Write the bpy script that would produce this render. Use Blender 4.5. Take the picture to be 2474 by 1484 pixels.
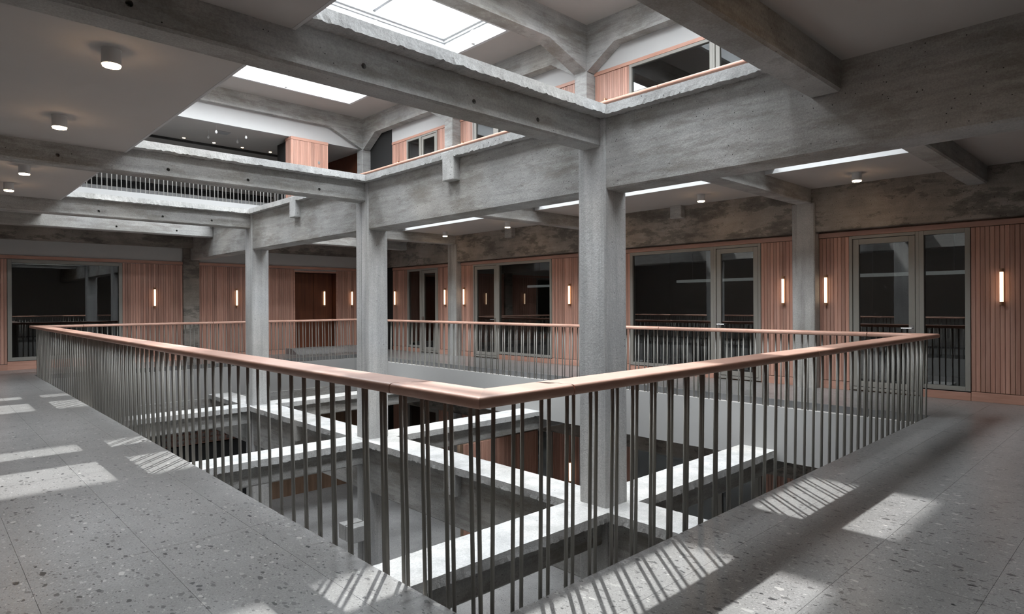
import bpy, bmesh, math, random
from mathutils import Matrix, Vector, noise

# ------------------------------------------------------------------ scene, camera, light
S = bpy.context.scene
for o_ in list(bpy.data.objects):
    bpy.data.objects.remove(o_)
COL = S.collection
random.seed(7)
R = math.radians

cam = bpy.data.cameras.new('camera')
cam.sensor_width = 36.0
cam.lens = 1521.5 / 2474 * 36.0
cam.shift_y = -6.85 / 2474
cam.clip_start = 0.05
cam_o = bpy.data.objects.new('camera', cam)
COL.objects.link(cam_o)
cam_o.matrix_world = (Matrix.Translation((0, 0, 1.40)) @ Matrix.Rotation(R(46.459 - 90), 4, 'Z')
                      @ Matrix.Rotation(R(90), 4, 'X') @ Matrix.Rotation(R(-0.272), 4, 'Z'))
S.camera = cam_o

world = bpy.data.worlds.new('sky')
S.world = world
world.use_nodes = True
bg = world.node_tree.nodes['Background']
bg.inputs[0].default_value = (0.965, 0.98, 1.0, 1)
bg.inputs[1].default_value = 36.0

sun = bpy.data.lights.new('sun', 'SUN')
sun.energy = 11.0
sun.angle = R(0.8)
sun.color = (1.0, 0.97, 0.93)
sun_o = bpy.data.objects.new('sun', sun)
COL.objects.link(sun_o)
SUN_AZ, SUN_EL = 47.7, 52.3
sd = Vector((math.cos(R(SUN_AZ)) * math.cos(R(SUN_EL)), math.sin(R(SUN_AZ)) * math.cos(R(SUN_EL)), math.sin(R(SUN_EL))))
sun_o.rotation_euler = sd.to_track_quat('Z', 'Y').to_euler()
sun_o.location = (6, 10, 20)

S.view_settings.view_transform = 'Standard'
S.view_settings.look = 'None'
S.view_settings.gamma = 1.0
S.view_settings.use_curve_mapping = False
S.view_settings.exposure = -0.45
S.cycles.use_denoising = True
S.cycles.use_adaptive_sampling = True
S.cycles.adaptive_threshold = 0.07
S.cycles.max_bounces = 6
S.cycles.diffuse_bounces = 4
S.cycles.glossy_bounces = 3
S.cycles.transparent_max_bounces = 8
S.cycles.caustics_reflective = False
S.cycles.caustics_refractive = False
S.cycles.sample_clamp_indirect = 4.0

# ------------------------------------------------------------------ dimensions (metres)
FX0, FX1, FY0, FY1 = 1.78, 9.10, 2.08, 16.0        # edge of the walkway floor round the void
IN = 0.10
SX0, SX1, SY0, SY1 = FX0 + IN, FX1 - IN, FY0 + IN, FY1 - IN   # white slab edge
Y0, SP, CW, XC = 4.046, 4.687, 0.364, 5.177       # column grid
XCB = XC + CW
FL = 0.083                                         # flange overhang beyond the column face
BW = 0.12                                          # half width of a beam web
LEV = {'up': dict(ft=3.42, fb=3.32, beam=3.03, gird=2.58, ceil=3.27, floor=4.02),
       'low': dict(ft=-0.72, fb=-0.82, beam=-1.11, gird=-1.56, ceil=-0.87, floor=0.0)}
XW = 10.84                                         # right cladding plane
YW = 17.6                                          # left cladding plane
ROOF = 7.43
def row(k): return Y0 + CW / 2 + k * SP            # centre line of grid row k

# skylights in the roof: (y0, y1)
SKY = [(0.75, 2.98), (5.40, 7.63), (10.12, 12.35), (14.77, 17.0)]
SKX0, SKX1 = 1.35, 9.48

# ------------------------------------------------------------------ node helpers and materials
def nmat(name):
    m = bpy.data.materials.new(name)
    m.use_nodes = True
    nt = m.node_tree
    b = nt.nodes['Principled BSDF']
    return m, nt, b
def N(nt, t, **kw):
    n = nt.nodes.new(t)
    for k, v in kw.items():
        if k.startswith('i_'):
            key = k[2:]
            n.inputs[int(key) if key.isdigit() else key].default_value = v
        else:
            setattr(n, k, v)
    return n
def ramp(nt, src, stops, interp='LINEAR'):
    r = nt.nodes.new('ShaderNodeValToRGB')
    r.color_ramp.interpolation = interp
    els = r.color_ramp.elements
    while len(els) < len(stops): els.new(0.5)
    for e, (p, c) in zip(els, stops):
        e.position = p
        e.color = (c, c, c, 1) if isinstance(c, (int, float)) else (*c, 1)
    nt.links.new(src, r.inputs[0])
    return r.outputs[0]
def mixc(nt, a, b, f, mode='MIX'):
    m = nt.nodes.new('ShaderNodeMix')
    m.data_type = 'RGBA'; m.blend_type = mode
    for sock, v in ((m.inputs[0], f), (m.inputs[6], a), (m.inputs[7], b)):
        if hasattr(v, 'links'): nt.links.new(v, sock)
        elif isinstance(v, (int, float)): sock.default_value = v
        else: sock.default_value = (*v, 1)
    return m.outputs[2]
def pos(nt, scale=(1, 1, 1)):
    g = nt.nodes.new('ShaderNodeNewGeometry')
    mp = nt.nodes.new('ShaderNodeMapping')
    mp.inputs['Scale'].default_value = scale
    nt.links.new(g.outputs['Position'], mp.inputs[0])
    return mp.outputs[0]
def noise_t(nt, vec, scale, detail=4, rough=0.55):
    n = N(nt, 'ShaderNodeTexNoise')
    n.inputs['Scale'].default_value = scale
    n.inputs['Detail'].default_value = detail
    n.inputs['Roughness'].default_value = rough
    nt.links.new(vec, n.inputs['Vector'])
    return n.outputs['Fac']
def voro(nt, vec, scale, feature='F1'):
    n = N(nt, 'ShaderNodeTexVoronoi', feature=feature)
    n.inputs['Scale'].default_value = scale
    nt.links.new(vec, n.inputs['Vector'])
    return n
def bump(nt, b, h, strength=0.3, dist=0.01):
    bp = nt.nodes.new('ShaderNodeBump')
    bp.inputs['Strength'].default_value = strength
    bp.inputs['Distance'].default_value = dist
    nt.links.new(h, bp.inputs['Height'])
    nt.links.new(bp.outputs[0], b.inputs['Normal'])

def concrete(name, lo, hi, stain, stain_amt=0.5, streak=(2.0, 2.0, 16.0), pores=True, pore_scale=30.0, flake=0.6):
    m, nt, b = nmat(name)
    p = pos(nt)
    base = ramp(nt, noise_t(nt, p, 1.3, 5, 0.65), [(0.32, lo), (0.68, hi)])
    st = noise_t(nt, pos(nt, streak), 1.0, 3, 0.5)                       # formwork board marks
    base = mixc(nt, base, ramp(nt, st, [(0.36, 0.70), (0.5, 0.97), (0.64, 1.14)]), 0.38, 'MULTIPLY')
    fl1 = noise_t(nt, pos(nt, (streak[0] * 0.9, streak[1] * 0.9, streak[2] * 0.24)), 1.0, 6, 0.72)   # flaky old skin
    base = mixc(nt, base, stain, ramp(nt, fl1, [(0.50, 0.0), (0.54, stain_amt * flake), (0.66, stain_amt)]))
    warm = noise_t(nt, p, 0.55, 2, 0.6)
    base = mixc(nt, base, (1.07, 1.0, 0.90), ramp(nt, warm, [(0.45, 0.0), (0.7, 0.5)]), 'MULTIPLY')
    fine = noise_t(nt, p, 70, 2, 0.75)
    base = mixc(nt, base, ramp(nt, fine, [(0.3, 0.74), (0.7, 1.16)]), 0.7, 'MULTIPLY')
    hn = N(nt, 'ShaderNodeMath', operation='MULTIPLY_ADD'); hn.inputs[1].default_value = 0.15
    nt.links.new(st, hn.inputs[0]); nt.links.new(noise_t(nt, p, 26, 4, 0.75), hn.inputs[2])
    if pores:
        v = voro(nt, p, pore_scale)
        pr = ramp(nt, v.outputs['Distance'], [(0.11, 0.12), (0.17, 1.0)])
        sep = nt.nodes.new('ShaderNodeSeparateColor'); nt.links.new(v.outputs['Color'], sep.inputs[0])
        cl = noise_t(nt, p, 1.9, 3, 0.6)
        th = N(nt, 'ShaderNodeMath', operation='MULTIPLY'); th.inputs[1].default_value = 0.085
        nt.links.new(ramp(nt, cl, [(0.42, 0.08), (0.62, 1.0)]), th.inputs[0])
        ls = N(nt, 'ShaderNodeMath', operation='LESS_THAN'); nt.links.new(sep.outputs[0], ls.inputs[0]); nt.links.new(th.outputs[0], ls.inputs[1])
        base = mixc(nt, base, mixc(nt, (1, 1, 1), pr, ls.outputs[0]), 1.0, 'MULTIPLY')
    nt.links.new(base, b.inputs['Base Color'])
    b.inputs['Roughness'].default_value = 0.82
    b.inputs['Specular IOR Level'].default_value = 0.25
    bump(nt, b, hn.outputs[0], 0.5, 0.012)
    return m
def plain(name, col, rough=0.5, spec=0.4, metal=0.0, var=0.0, scale=8.0):
    m, nt, b = nmat(name)
    if var:
        f = noise_t(nt, pos(nt), scale, 4)
        c = ramp(nt, f, [(0.3, tuple(x * (1 - var) for x in col)), (0.7, tuple(min(1, x * (1 + var)) for x in col))])
        nt.links.new(c, b.inputs['Base Color'])
    else:
        f = noise_t(nt, pos(nt), 3.0, 2)
        c = ramp(nt, f, [(0.2, tuple(x * 0.97 for x in col)), (0.8, col)])
        nt.links.new(c, b.inputs['Base Color'])
    b.inputs['Roughness'].default_value = rough
    b.inputs['Specular IOR Level'].default_value = spec
    b.inputs['Metallic'].default_value = metal
    return m
def emit(name, col, strength, base=(0.8, 0.8, 0.8)):
    m, nt, b = nmat(name)
    f = noise_t(nt, pos(nt), 5.0, 1)
    c = ramp(nt, f, [(0.2, base), (0.8, base)])
    nt.links.new(c, b.inputs['Base Color'])
    b.inputs['Emission Color'].default_value = (*col, 1)
    b.inputs['Emission Strength'].default_value = strength
    return m
def wood(name, a, bcol, grain=(1.0, 1.0, 1.0), rnd=0.35, rough=0.45, spec=0.4):
    m, nt, b = nmat(name)
    oi = nt.nodes.new('ShaderNodeObjectInfo')
    p = pos(nt, grain)
    f = noise_t(nt, p, 1.0, 6, 0.6)
    c = ramp(nt, f, [(0.3, a), (0.7, bcol)])
    tint = ramp(nt, oi.outputs['Random'], [(0.0, 1.0 - rnd), (1.0, 1.0 + rnd * 0.5)])
    c = mixc(nt, c, tint, 1.0, 'MULTIPLY')
    nt.links.new(c, b.inputs['Base Color'])
    b.inputs['Roughness'].default_value = rough
    b.inputs['Specular IOR Level'].default_value = spec
    bump(nt, b, f, 0.08, 0.004)
    return m
def terrazzo(name, base, light, dark):
    m, nt, b = nmat(name)
    p = pos(nt)
    w = N(nt, 'ShaderNodeTexNoise'); w.inputs['Scale'].default_value = 30
    nt.links.new(p, w.inputs['Vector'])
    vm = N(nt, 'ShaderNodeVectorMath', operation='MULTIPLY_ADD')
    vm.inputs[1].default_value = (0.03, 0.03, 0.0)
    nt.links.new(w.outputs['Color'], vm.inputs[0]); nt.links.new(p, vm.inputs[2])
    c = ramp(nt, noise_t(nt, p, 3.0, 5, 0.6), [(0.3, tuple(x * 0.88 for x in base)), (0.7, tuple(x * 1.1 for x in base))])
    c = mixc(nt, c, ramp(nt, noise_t(nt, p, 90, 3, 0.7), [(0.3, 0.72), (0.7, 1.25)]), 0.8, 'MULTIPLY')
    for sc, rot, asp, th, dprob, lprob in ((150.0, 0.0, 1.0, 0.46, 0.24, 0.16), (75.0, 35.0, 0.55, 0.46, 0.20, 0.12), (42.0, 110.0, 0.5, 0.44, 0.15, 0.06), (30.0, 20.0, 0.5, 0.40, 0.07, 0.03)):
        mp = nt.nodes.new('ShaderNodeMapping')
        mp.inputs['Rotation'].default_value = (0, 0, R(rot)); mp.inputs['Scale'].default_value = (1.0, asp, 1.0)
        mp.inputs['Location'].default_value = (sc * 0.37, rot * 0.21, 0)
        nt.links.new(vm.outputs[0], mp.inputs[0])
        v = voro(nt, mp.outputs[0], sc)
        sep = nt.nodes.new('ShaderNodeSeparateColor')
        nt.links.new(v.outputs['Color'], sep.inputs[0])
        rad = N(nt, 'ShaderNodeMath', operation='MULTIPLY_ADD'); rad.inputs[1].default_value = th * 0.75; rad.inputs[2].default_value = th * 0.25
        nt.links.new(sep.outputs[2], rad.inputs[0])                       # every chip its own size
        sh = N(nt, 'ShaderNodeMath', operation='LESS_THAN'); nt.links.new(v.outputs['Distance'], sh.inputs[0]); nt.links.new(rad.outputs[0], sh.inputs[1])
        isd = ramp(nt, sep.outputs[0], [(dprob, 1.0), (dprob + 0.01, 0.0)])
        isl = ramp(nt, sep.outputs[0], [(1 - lprob - 0.01, 0.0), (1 - lprob, 1.0)])
        fd = N(nt, 'ShaderNodeMath', operation='MULTIPLY'); nt.links.new(sh.outputs[0], fd.inputs[0]); nt.links.new(isd, fd.inputs[1])
        fl = N(nt, 'ShaderNodeMath', operation='MULTIPLY'); nt.links.new(sh.outputs[0], fl.inputs[0]); nt.links.new(isl, fl.inputs[1])
        dc = ramp(nt, sep.outputs[1], [(0.0, dark), (1.0, tuple(x * 0.62 for x in base))])
        lc = ramp(nt, sep.outputs[1], [(0.0, tuple(x * 1.2 for x in base)), (1.0, light)])
        c = mixc(nt, c, dc, fd.outputs[0])
        c = mixc(nt, c, lc, fl.outputs[0])
    nt.links.new(c, b.inputs['Base Color'])
    b.inputs['Roughness'].default_value = 0.28
    b.inputs['Specular IOR Level'].default_value = 0.45
    return m
def glass(name, tint, ior=1.5, rough=0.0):
    m = bpy.data.materials.new(name); m.use_nodes = True
    nt = m.node_tree
    nt.nodes.remove(nt.nodes['Principled BSDF'])
    out = nt.nodes['Material Output']
    tr = N(nt, 'ShaderNodeBsdfTransparent'); tr.inputs[0].default_value = (*tint, 1)
    gl = N(nt, 'ShaderNodeBsdfGlossy'); gl.inputs['Roughness'].default_value = rough
    geo = N(nt, 'ShaderNodeNewGeometry')          # thin-sheet Fresnel (Schlick), the same from both sides
    dt = N(nt, 'ShaderNodeVectorMath', operation='DOT_PRODUCT')
    nt.links.new(geo.outputs['Incoming'], dt.inputs[0]); nt.links.new(geo.outputs['Normal'], dt.inputs[1])
    ab = N(nt, 'ShaderNodeMath', operation='ABSOLUTE'); nt.links.new(dt.outputs['Value'], ab.inputs[0])
    om = N(nt, 'ShaderNodeMath', operation='SUBTRACT'); om.inputs[0].default_value = 1.0; nt.links.new(ab.outputs[0], om.inputs[1])
    pw = N(nt, 'ShaderNodeMath', operation='POWER'); pw.inputs[1].default_value = 5.0; nt.links.new(om.outputs[0], pw.inputs[0])
    f0 = ((ior - 1) / (ior + 1)) ** 2
    fr = N(nt, 'ShaderNodeMath', operation='MULTIPLY_ADD'); fr.inputs[1].default_value = 1 - f0; fr.inputs[2].default_value = f0
    nt.links.new(pw.outputs[0], fr.inputs[0])
    mx = N(nt, 'ShaderNodeMixShader')
    nt.links.new(fr.outputs[0], mx.inputs[0]); nt.links.new(tr.outputs[0], mx.inputs[1]); nt.links.new(gl.outputs[0], mx.inputs[2])
    nt.links.new(mx.outputs[0], out.inputs[0])
    return m

M = {}
M['conc'] = concrete('board_marked_concrete', (0.31, 0.306, 0.298), (0.46, 0.456, 0.445), (0.145, 0.125, 0.10), 0.50, streak=(1.3, 1.3, 20.0), flake=0.45)
M['conc_col'] = concrete('column_concrete', (0.41, 0.41, 0.408), (0.51, 0.51, 0.507), (0.30, 0.302, 0.302), 0.45, streak=(9.0, 9.0, 0.9), pore_scale=24.0)
M['conc_dark'] = concrete('weathered_wall_concrete', (0.19, 0.17, 0.152), (0.35, 0.312, 0.278), (0.072, 0.066, 0.058), 0.8, streak=(1.5, 1.5, 15.0))
M['conc_cut'] = concrete('cut_slab_concrete', (0.42, 0.42, 0.417), (0.55, 0.55, 0.545), (0.29, 0.285, 0.275), 0.35, streak=(4, 4, 4), pore_scale=22.0)
M['conc_wallcol'] = concrete('pillar_concrete', (0.33, 0.325, 0.315), (0.45, 0.445, 0.435), (0.19, 0.18, 0.165), 0.5, streak=(7.0, 7.0, 1.2))
M['white'] = plain('white_plaster', (0.50, 0.495, 0.49), 0.7, 0.2)
M['ceil'] = plain('ceiling_plaster', (0.47, 0.445, 0.425), 0.8, 0.15)
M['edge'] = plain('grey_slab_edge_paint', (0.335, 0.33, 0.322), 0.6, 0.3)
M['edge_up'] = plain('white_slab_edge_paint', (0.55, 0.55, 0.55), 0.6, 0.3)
M['shaft'] = plain('skylight_lining', (0.66, 0.67, 0.68), 0.5, 0.3)
M['terr'] = terrazzo('grey_terrazzo', (0.25, 0.247, 0.244), (0.46, 0.45, 0.435), (0.04, 0.04, 0.043))
M['grout'] = plain('grey_joint', (0.16, 0.16, 0.16), 0.8)
M['wood'] = wood('douglas_cladding', (0.39, 0.20, 0.148), (0.52, 0.305, 0.238), (18, 18, 1.1), 0.30)
M['trim'] = wood('cladding_trim_wood', (0.41, 0.212, 0.156), (0.52, 0.295, 0.225), (2, 2, 18), 0.12)
M['rail'] = wood('handrail_wood', (0.41, 0.22, 0.16), (0.53, 0.325, 0.255), (3.5, 3.5, 20), 0.16, 0.42)
M['redwood'] = wood('dark_red_wood', (0.07, 0.022, 0.011), (0.13, 0.042, 0.02), (14, 14, 1.0), 0.12, 0.35)
M['steel'] = plain('taupe_painted_steel', (0.245, 0.235, 0.215), 0.45, 0.5)
M['steel_lit'] = plain('brightly_lit_steel', (0.52, 0.51, 0.49), 0.5, 0.4)  # upper balusters: the strong light on the bars is put into a paler colour
M['frame'] = plain('grey_window_frame', (0.265, 0.252, 0.228), 0.45, 0.4)
M['glass'] = glass('window_glass', (0.55, 0.58, 0.58), 2.2)
M['skyglass'] = glass('skylight_glass', (0.92, 0.94, 0.95), 1.4)
M['alu'] = plain('brushed_aluminium', (0.42, 0.43, 0.44), 0.35, 0.5, 0.6)
M['brass'] = plain('copper_fitting', (0.42, 0.24, 0.15), 0.35, 0.5, 0.7)
M['chrome'] = plain('steel_handle', (0.6, 0.6, 0.6), 0.25, 0.5, 1.0)
M['lampwhite'] = plain('white_lamp_body', (0.66, 0.65, 0.64), 0.45, 0.4)
M['lampglow'] = emit('linear_lamp_added_glow', (1.0, 0.98, 0.95), 0.35)  # weak glow added so the lamp bodies look pale behind the glass
M['tube'] = emit('sconce_tube_light', (1.0, 0.72, 0.48), 3.2)
M['disc'] = emit('downlight_disc', (1.0, 0.66, 0.38), 95.0)
M['bulb'] = emit('spot_light', (1.0, 0.72, 0.45), 12.0)
M['black'] = plain('matt_black', (0.012, 0.012, 0.012), 0.6)
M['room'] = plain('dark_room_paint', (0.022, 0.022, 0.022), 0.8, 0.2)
M['darkwood'] = wood('brown_shutter_wood', (0.13, 0.08, 0.05), (0.22, 0.14, 0.095), (10, 10, 1), 0.15)
M['greybox'] = plain('grey_panel', (0.30, 0.30, 0.30), 0.6)

# ------------------------------------------------------------------ mesh helpers
class MB:
    def __init__(s): s.v = []; s.f = []
    def box(s, x0, x1, y0, y1, z0, z1):
        n = len(s.v)
        s.v += [(x, y, z) for z in (z0, z1) for y in (y0, y1) for x in (x0, x1)]
        s.f += [tuple(n + i for i in q) for q in ((0, 2, 3, 1), (4, 5, 7, 6), (0, 1, 5, 4), (2, 6, 7, 3), (0, 4, 6, 2), (1, 3, 7, 5))]
        return s
    def prism(s, pts, z0, z1):                      # pts counter-clockwise plan
        n = len(s.v); k = len(pts)
        s.v += [(x, y, z0) for x, y in pts] + [(x, y, z1) for x, y in pts]
        s.f += [tuple(n + i for i in reversed(range(k))), tuple(n + k + i for i in range(k))]
        s.f += [(n + i, n + (i + 1) % k, n + k + (i + 1) % k, n + k + i) for i in range(k)]
        return s
    def extrude(s, pts, axis, a0, a1):              # pts = polygon in the plane normal to axis 'x' (y,z) or 'y' (x,z)
        n = len(s.v); k = len(pts)
        for a in (a0, a1):
            s.v += [(a, p, q) if axis == 'x' else (p, a, q) for p, q in pts]
        s.f += [tuple(n + i for i in range(k)), tuple(n + k + i for i in reversed(range(k)))]
        s.f += [(n + (i + 1) % k, n + i, n + k + i, n + k + (i + 1) % k) for i in range(k)]
        return s
    def cyl(s, p0, p1, r, seg=10, r1=None):
        p0 = Vector(p0); p1 = Vector(p1); d = (p1 - p0).normalized()
        a = d.orthogonal().normalized(); b = d.cross(a)
        n = len(s.v); r1 = r if r1 is None else r1
        for p, q in ((p0, r), (p1, r1)):
            for i in range(seg):
                t = 2 * math.pi * i / seg
                s.v.append(tuple(p + a * (q * math.cos(t)) + b * (q * math.sin(t))))
        s.f += [tuple(n + i for i in reversed(range(seg))), tuple(n + seg + i for i in range(seg))]
        s.f += [(n + i, n + (i + 1) % seg, n + seg + (i + 1) % seg, n + seg + i) for i in range(seg)]
        return s
    def ring(s, x0, x1, y0, y1, X0, X1, Y0, Y1, z0, z1):   # rectangular slab X0..X1,Y0..Y1 with a hole x0..x1,y0..y1
        s.box(X0, x0, Y0, Y1, z0, z1); s.box(x1, X1, Y0, Y1, z0, z1)
        s.box(x0, x1, Y0, y0, z0, z1); s.box(x0, x1, y1, Y1, z0, z1)
        return s
    def mesh(s, name):
        me = bpy.data.meshes.new(name)
        me.from_pydata(s.v, [], s.f)
        me.validate(); me.update()
        bm = bmesh.new(); bm.from_mesh(me)
        bmesh.ops.recalc_face_normals(bm, faces=bm.faces)
        bm.to_mesh(me); bm.free()
        return me
    def build(s, name, mat, parent=None, bevel=0.0, smooth=False):
        return link(name, s.mesh(name), mat, parent, bevel, smooth)
def link(name, me, mat, parent=None, bevel=0.0, smooth=False):
    o = bpy.data.objects.new(name, me)
    COL.objects.link(o)
    if not me.materials: me.materials.append(M[mat] if isinstance(mat, str) else mat)
    if parent: o.parent = parent
    if bevel:
        md = o.modifiers.new('bevel', 'BEVEL'); md.width = bevel; md.segments = 2; md.limit_method = 'ANGLE'
    if smooth:
        for p in me.polygons: p.use_smooth = True
    return o
def tag(o, label=None, cat=None, group=None, kind=None):
    if label: o['label'] = label
    if cat: o['category'] = cat
    if group: o['group'] = group
    if kind: o['kind'] = kind
    return o
def empty(name, label=None, cat=None, group=None, kind=None, loc=(0, 0, 0)):
    o = bpy.data.objects.new(name, None); COL.objects.link(o)
    o.empty_display_size = 0.1
    o.location = loc
    return tag(o, label, cat, group, kind)
def part(name, me, mat, parent, loc=(0, 0, 0), rz=0.0):
    o = bpy.data.objects.new(name, me); COL.objects.link(o)
    if not me.materials: me.materials.append(M[mat])
    o.parent = parent; o.location = loc; o.rotation_euler[2] = rz
    return o

# ------------------------------------------------------------------ large structure: slabs, floors, ceilings
X0, X1, YA, YB = -1.7, 11.0, -2.2, 22.4
def slab(lv, nm_c, nm_f, yb, label_c, label_f):
    L = LEV[lv]
    c = MB().ring(SX0, SX1, SY0, SY1, X0, X1, YA, yb, L['ceil'], L['floor'] - 0.10).build(nm_c, 'ceil')
    tag(c, label_c, 'ceiling', kind='structure')
    # white edge boards lining the void
    e = MB()
    t = 0.006
    z0, z1 = L['ceil'] - 0.002, L['floor'] - 0.098
    e.box(SX0 - 0.02, SX0 + t, SY0, SY1, z0, z1); e.box(SX1 - t, SX1 + 0.02, SY0, SY1, z0, z1)
    e.box(SX0, SX1, SY0 - 0.02, SY0 + t, z0, z1); e.box(SX0, SX1, SY1 - t, SY1 + 0.02, z0, z1)
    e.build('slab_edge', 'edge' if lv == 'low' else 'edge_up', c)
    f = MB().ring(FX0, FX1, FY0, FY1, X0, X1, YA, yb, L['floor'] - 0.099, L['floor'] - 0.004).build(nm_f, 'grout')
    tag(f, label_f, 'floor', kind='structure')
    return c, f
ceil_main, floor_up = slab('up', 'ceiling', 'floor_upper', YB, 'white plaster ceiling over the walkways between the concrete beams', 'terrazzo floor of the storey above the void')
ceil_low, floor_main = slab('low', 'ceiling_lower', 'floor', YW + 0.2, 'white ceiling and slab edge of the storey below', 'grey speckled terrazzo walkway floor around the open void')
MB().ring(FX0, FX1, FY0, FY1, X0, X1, YA, YB, 4.016, 4.02).build('terrazzo_surface', 'terr', floor_up)
fl = MB().box(X0, X1, YA, YW + 0.2, -4.12, -4.02).build('floor_lower', 'terr')
tag(fl, 'grey terrazzo floor of the storey below, seen down the void', 'floor', kind='structure')

# terrazzo tiles of the walkway (one object each)
TW, TL, G = 0.56, 2.24, 0.0018
tile_cache = {}
def tile(x0, x1, y0, y1):
    w, l = round(x1 - x0 - G, 4), round(y1 - y0 - G, 4)
    if w < 0.02 or l < 0.02: return
    key = (w, l)
    if key not in tile_cache:
        tile_cache[key] = MB().box(-w / 2, w / 2, -l / 2, l / 2, -0.02, 0.0).mesh('tile')
    part('tile', tile_cache[key], 'terr', floor_main, ((x0 + x1) / 2, (y0 + y1) / 2, 0.0))
def cuts(a, b, start, step):
    c = [a]
    k = math.ceil((a - start) / step + 1e-6)
    v = start + k * step
    while v < b - 0.01:
        if v > a + 0.01: c.append(v)
        v += step
    c.append(b)
    return c
def strip_tiles(xs, ys):
    for i in range(len(xs) - 1):
        for j in range(len(ys) - 1):
            tile(xs[i], xs[i + 1], ys[j], ys[j + 1])
yl = cuts(FY0, YW, 4.03, TL)
strip_tiles([-0.70, -0.144, 0.416, 0.978, 1.535, FX0], yl)                       # left walkway
strip_tiles(cuts(FX0, XW, 3.60, TL), [-0.50, 0.06, 0.62, 1.18, 1.735, FY0])      # right walkway
strip_tiles([-0.70, -0.144, 0.416, 0.978, 1.535, FX0], [-0.50, 0.06, 0.62, 1.18, 1.735, FY0])
strip_tiles([FX1, FX1 + 0.58, FX1 + 1.16, XW], cuts(FY0, FY1, 4.03, TL))         # walkway by the right wall
strip_tiles(cuts(FX0, XW, 3.60, TL), [FY1, FY1 + 0.53, FY1 + 1.06, YW])          # walkway by the left wall

# roof with skylight openings
rf = MB()
ys = [YA] + [v for s in SKY for v in s] + [YB]
rf.box(X0, SKX0 - 0.05, YA, 18.25, ROOF, ROOF + 0.35); rf.box(SKX1 + 0.05, X1 + 0.1, YA, 18.25, ROOF, ROOF + 0.35)
for i in range(0, len(ys), 2):
    rf.box(SKX0 - 0.05, SKX1 + 0.05, ys[i] + (0.05 if i else 0), min(ys[i + 1] - 0.05, 18.25), ROOF, ROOF + 0.35)
roof = rf.build('ceiling_roof', 'ceil')
tag(roof, 'white roof ceiling of the top storey with long skylight openings', 'ceiling', kind='structure')
def skylight(i, y0, y1, lab):
    t = empty('window_%d' % (20 + i), lab, 'skylight', kind='structure', loc=(SKX0, y0, ROOF))
    off = Vector((SKX0, y0, ROOF))
    def b(name, mat, fn, bev=0):
        m = MB(); fn(m)
        m.v = [tuple(Vector(v) - off) for v in m.v]
        return m.build(name, mat, t, bev)
    zt = ROOF + 0.38
    b('shaft', 'shaft', lambda m: m.ring(SKX0, SKX1, y0, y1, SKX0 - 0.08, SKX1 + 0.08, y0 - 0.08, y1 + 0.08, ROOF - 0.003, zt))
    b('glazing_frame', 'shaft', lambda m: m.ring(SKX0 + 0.10, SKX1 - 0.10, y0 + 0.10, y1 - 0.10, SKX0 - 0.1, SKX1 + 0.1, y0 - 0.1, y1 + 0.1, zt + 0.06, zt + 0.22))
    b('glazing_ledge', 'shaft', lambda m: m.ring(SKX0 + 0.04, SKX1 - 0.04, y0 + 0.04, y1 - 0.04, SKX0 - 0.08, SKX1 + 0.08, y0 - 0.08, y1 + 0.08, zt, zt + 0.06))
    n = 4
    w = (SKX1 - SKX0) / n
    for k in range(1, n):
        b('glazing_bar', 'alu', lambda m: m.box(SKX0 + k * w - 0.04, SKX0 + k * w + 0.04, y0 + 0.09, y1 - 0.09, zt + 0.13, zt + 0.21))
    for k in range(n):
        b('glass_pane', 'skyglass', lambda m: m.box(SKX0 + k * w + 0.06, SKX0 + (k + 1) * w - 0.06, y0 + 0.09, y1 - 0.09, zt + 0.21, zt + 0.22))
    b('blind_rail', 'alu', lambda m: m.cyl((SKX0 + 0.1, y0 + 0.12, zt + 0.02), (SKX1 - 0.1, y0 + 0.12, zt + 0.02), 0.018))
    # slim white upstand posts on the lining
    for x, yy in ((SKX1 - 1.95, y1 - 0.02), (SKX1 - 4.2, y1 - 0.02), (SKX1 - 0.02, (y0 + y1) / 2)):
        b('lining_post', 'lampwhite', lambda m: m.box(x - 0.055, x + 0.02, yy - 0.055, yy + 0.02, ROOF + 0.02, zt - 0.04), 0.012)
    # portal: guides sampling of the sky through the opening, emits nothing itself
    L = bpy.data.lights.new('skylight_portal', 'AREA')
    L.shape = 'RECTANGLE'; L.size = SKX1 - SKX0; L.size_y = y1 - y0
    L.cycles.is_portal = True
    lo = bpy.data.objects.new('skylight_portal', L); COL.objects.link(lo)
    lo.location = ((SKX0 + SKX1) / 2, (y0 + y1) / 2, zt + 0.24)
for i, (a, b_) in enumerate(SKY):
    skylight(i, a, b_, ['long skylight over the viewer end of the top storey', 'long skylight hidden above the nearest overhead beam',
                        'large bright skylight at the top centre with white lining', 'narrow bright skylight strip behind the nearest overhead beam'][i])

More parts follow.
